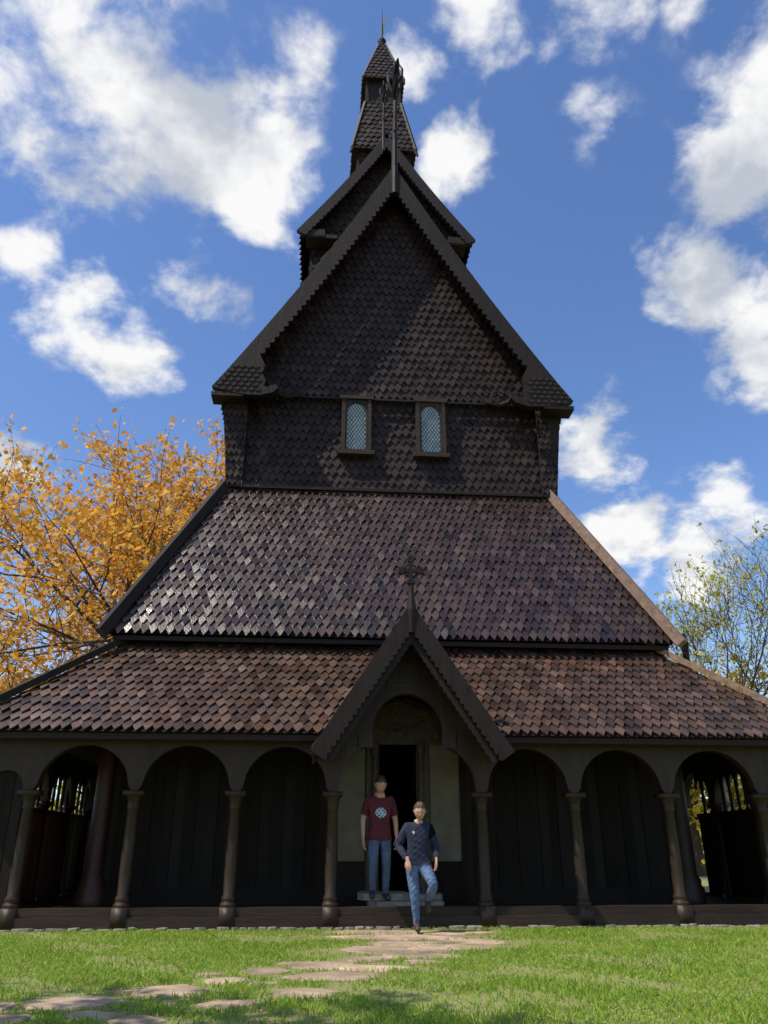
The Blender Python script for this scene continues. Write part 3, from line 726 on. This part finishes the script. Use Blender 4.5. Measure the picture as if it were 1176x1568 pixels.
BN=[('pel','sp','torso'),('sp','ch','torso'),('ch','nb','torso'),('nb','nk','neck'),('ch','sL','torso'),('sL','eL','uarm'),('eL','wL','farm'),('ch','sR','torso'),('sR','eR','uarm'),('eR','wR','farm'),
('pel','hL','hips'),('hL','kL','thigh'),('kL','aL','shin'),('aL','tL','foot'),('pel','hR','hips'),('hR','kR','thigh'),('kR','aR','shin'),('aR','tR','foot')]
def pickm(l,t,c):
    if (c-V((0,-.07,1.555))).length<.105: return 0
    if l in('uarm','farm') and abs(c.x)<.19 and c.z>.86: l='torso'
    if l=='neck': return 1
    if l in('torso','hips','thigh') and c.z>.84:
        if c.y<-.05 and ((c.x+.0)/.085)**2+((c.z-1.24)/.075)**2<1 and (math.sin(c.x*110+1)*math.sin(c.z*95)>-.35): return 4
        return 1
    if l=='uarm': return 1 if t<.74 else 0
    if l=='farm': return 0
    if l=='foot' : return 3
    if l=='shin' and t>.95: return 3
    return 2
man=person('man',(-.44,.42,.355),1.1,0.08,mj,BN,{'slots':[SKIN,MAROON,JEANS2,SHOE,PRINT],'inf':[0,.016,.006,.004,.016],'pick':pickm})
head(man,(0,-.105,1.65),.08,.5,1.1,HAIRD,False)
hm=M(); hand(hm,(-.265,-.075,.875),(-.02,-.16,-1),(1,-.2,0),1.08,-1); hand(hm,(.262,-.025,.875),(.02,-.12,-1),(-1,-.2,0),1.08,1); hm.obj('hands',SKIN,man,smooth=True)
wj={'pel':((0,0,.93),.14),'sp':((0.0,-.01,1.09),.122),'ch':((0.01,-.02,1.27),.138),'nb':((0.02,-.03,1.41),.065),'nk':((0.03,-.06,1.50),.05),
'sL':((-.15,-.02,1.37),.064),'eL':((-.27,.06,1.12),.048),'wL':((-.16,-.14,.94),.034),
'sR':((.17,-.02,1.36),.064),'eR':((.285,.08,1.12),.048),'wR':((.27,-.07,.95),.034),
'hL':((-.085,0,.86),.105),'kL':((-.05,-.06,.48),.068),'aL':((-.02,.02,.10),.042),'tL':((-.02,-.17,.04),.034),
'hR':((.10,0,.86),.105),'kR':((.21,-.20,.60),.07),'aR':((.15,.12,.40),.044),'tR':((.16,.02,.26),.034)}
def pickw(l,t,c):
    if (c-V((.03,-.09,1.52))).length<.095: return 0
    if l=='neck': return 1
    if l in('torso','hips','thigh') and c.z>.87: 
        if c.y<-.06 and (c.x+.06)**2+(c.z-1.30)**2<.0003: return 4
        return 1
    if l in('uarm','farm'): return 1
    if l=='foot' : return 3
    if l=='shin' and t>.95: return 3
    return 2
woman=person('woman',(.03,-1.02,.012),1.05,0,wj,BN,{'slots':[SKIN,NAVY,JEANS,SHOE2,BADGE],'inf':[0,.014,.004,.006,.014],'pick':pickw,'ty':-.01,'fold':('torso','thigh','shin','uarm','farm')})
head(woman,(.035,-.105,1.585),-.1,.36,1.03,HAIRB,True)
hm=M(); hand(hm,(-.155,-.145,.93),(.12,-.25,-1),(.3,.6,-.2),1,-1); hand(hm,(.27,-.075,.94),(-.02,-.3,-1),(-1,.1,0),1,1); hm.obj('hands',SKIN,woman,smooth=True)

# ------------------------------------------------------------------ world
sv=V((-.50,-.21,.83)).normalized()
el=math.asin(sv.z); rot=math.atan2(sv.x,sv.y)
world=bpy.data.worlds.new('World'); scene.world=world; world.use_nodes=True
world.cycles.sampling_method='MANUAL'; world.cycles.sample_map_resolution=256
nt=world.node_tree; N=nt.nodes; L=nt.links; bg=N['Background']; bg.inputs['Strength'].default_value=.12
sky=N.new('ShaderNodeTexSky'); sky.sky_type='NISHITA'; sky.sun_disc=False; sky.sun_elevation=el; sky.sun_rotation=rot; sky.air_density=1.0; sky.dust_density=.5; sky.ozone_density=2.0
hs=N.new('ShaderNodeHueSaturation'); hs.inputs['Hue'].default_value=.508; hs.inputs['Saturation'].default_value=1.16; hs.inputs['Value'].default_value=1.58; L.new(sky.outputs[0],hs.inputs['Color'])
tc=N.new('ShaderNodeTexCoord')
sep=N.new('ShaderNodeSeparateXYZ'); L.new(tc.outputs['Generated'],sep.inputs[0])
def math_(op,a,b=None,c=None,clamp=False):
    n=N.new('ShaderNodeMath'); n.operation=op; n.use_clamp=clamp
    for i,x in enumerate((a,b,c)):
        if x is None: continue
        if isinstance(x,(int,float)): n.inputs[i].default_value=x
        else: L.new(x,n.inputs[i])
    return n.outputs[0]
zz=math_('MAXIMUM',sep.outputs[2],.02); zz=math_('ADD',zz,.35)
px=math_('DIVIDE',sep.outputs[0],zz); py=math_('DIVIDE',sep.outputs[1],zz)
cmb=N.new('ShaderNodeCombineXYZ'); L.new(px,cmb.inputs[0]); L.new(py,cmb.inputs[1])
def noise(sc,det,ro,vec,dist=0):
    n=N.new('ShaderNodeTexNoise'); n.noise_dimensions='2D'; n.inputs['Scale'].default_value=sc;n.inputs['Detail'].default_value=det;n.inputs['Roughness'].default_value=ro;n.inputs['Distortion'].default_value=dist
    L.new(vec,n.inputs['Vector']); return n.outputs['Fac']
n1=noise(8.5,8,.57,cmb.outputs[0],.12)
clouds=[(-14,48,9,1.1),(-22,51,9.5,1.05),(-27,44,7,.8),(-8,44.5,5.5,1.05),(-26,37.5,4.5,.8),(-22,34.5,5.5,.8),(-15.6,33,4,1.0),(-13,38.5,4,.7),(-7.5,37.5,3,.55),(-4,53,4,.4),
(7.4,52.5,3.5,1.0),(11,48.3,4,1.0),(16,56,5,1.0),(25.7,56.5,6,1.0),(37,53,4,.5),(24.5,48.5,3.5,.35),(41,46.5,5.5,1.15),(36,42,5.5,1.2),(31.5,37,5,1.2),(35,31.4,4.5,1.0),(22.8,30,2.5,.65),(21,25.6,4.5,1.05),(23,21.2,5,1.1),(29,23.5,4,.6),(28.5,19,5.5,.95),(-24,25,4,.8),
(-60,35,14,1),(70,40,15,1),(120,30,18,1),(-120,45,16,1),(180,35,20,1),(-90,20,10,1)]
best=None
for az,e_,r,wgt in clouds:
    a=math.radians(az);e2=math.radians(e_); c=(math.sin(a)*math.cos(e2),math.cos(a)*math.cos(e2),math.sin(e2))
    d=N.new('ShaderNodeVectorMath'); d.operation='DISTANCE'; L.new(tc.outputs['Generated'],d.inputs[0]); d.inputs[1].default_value=c
    q=N.new('ShaderNodeMapRange'); q.interpolation_type='SMOOTHSTEP'; L.new(d.outputs['Value'],q.inputs['Value'])
    q.inputs['From Min'].default_value=0; q.inputs['From Max'].default_value=math.radians(r)*1.25; q.inputs['To Min'].default_value=wgt; q.inputs['To Max'].default_value=0
    best=q.outputs[0] if best is None else math_('MAXIMUM',best,q.outputs[0])
nn=math_('MULTIPLY',math_('SUBTRACT',n1,.5),2.7)
den=math_('ADD',best,nn)
mr=N.new('ShaderNodeMapRange'); mr.interpolation_type='SMOOTHSTEP'; L.new(den,mr.inputs['Value']); mr.inputs['From Min'].default_value=.28; mr.inputs['From Max'].default_value=1.02
gate=N.new('ShaderNodeMapRange'); L.new(best,gate.inputs['Value']); gate.inputs['From Min'].default_value=.02; gate.inputs['From Max'].default_value=.25
dens=math_('MULTIPLY',mr.outputs[0],gate.outputs[0])
mpn=N.new('ShaderNodeMapping'); mpn.inputs['Location'].default_value=(.05,.03,0); L.new(cmb.outputs[0],mpn.inputs[0])
n4=noise(5,6,.55,mpn.outputs[0],.15)
sh=math_('ADD',math_('MULTIPLY',math_('SUBTRACT',n4,n1),1.5),math_('MULTIPLY',math_('SUBTRACT',n4,.47),3.2))
sh=math_('ADD',sh,.22,clamp=True)
cr=N.new('ShaderNodeValToRGB'); L.new(sh,cr.inputs[0]); cr.color_ramp.elements[0].color=(8.0,8.0,8.0,1); cr.color_ramp.elements[1].color=(4.3,4.7,5.4,1)
mix=N.new('ShaderNodeMix'); mix.data_type='RGBA'; L.new(dens,mix.inputs[0]); L.new(hs.outputs[0],mix.inputs[6]); L.new(cr.outputs[0],mix.inputs[7])
L.new(mix.outputs[2],bg.inputs[0])
sun=bpy.data.lights.new('sun','SUN'); sun.energy=5; sun.angle=math.radians(.5); sun.color=(1,.92,.79)
so=bpy.data.objects.new('sun',sun); so.rotation_euler=sv.to_track_quat('Z','Y').to_euler(); so.location=(-30,-10,40); scene.collection.objects.link(so)
cam=bpy.data.cameras.new('camera'); co=bpy.data.objects.new('camera',cam); scene.collection.objects.link(co)
cam.sensor_fit='VERTICAL'; cam.sensor_height=24; cam.lens=24*1200/1568; cam.clip_end=3000
co.location=(-1.5,-14,1.1); co.rotation_euler=(math.radians(90+23.47),0,math.radians(-4.5))
scene.camera=co
scene.view_settings.view_transform='Standard'; scene.view_settings.look='None'; scene.view_settings.exposure=0
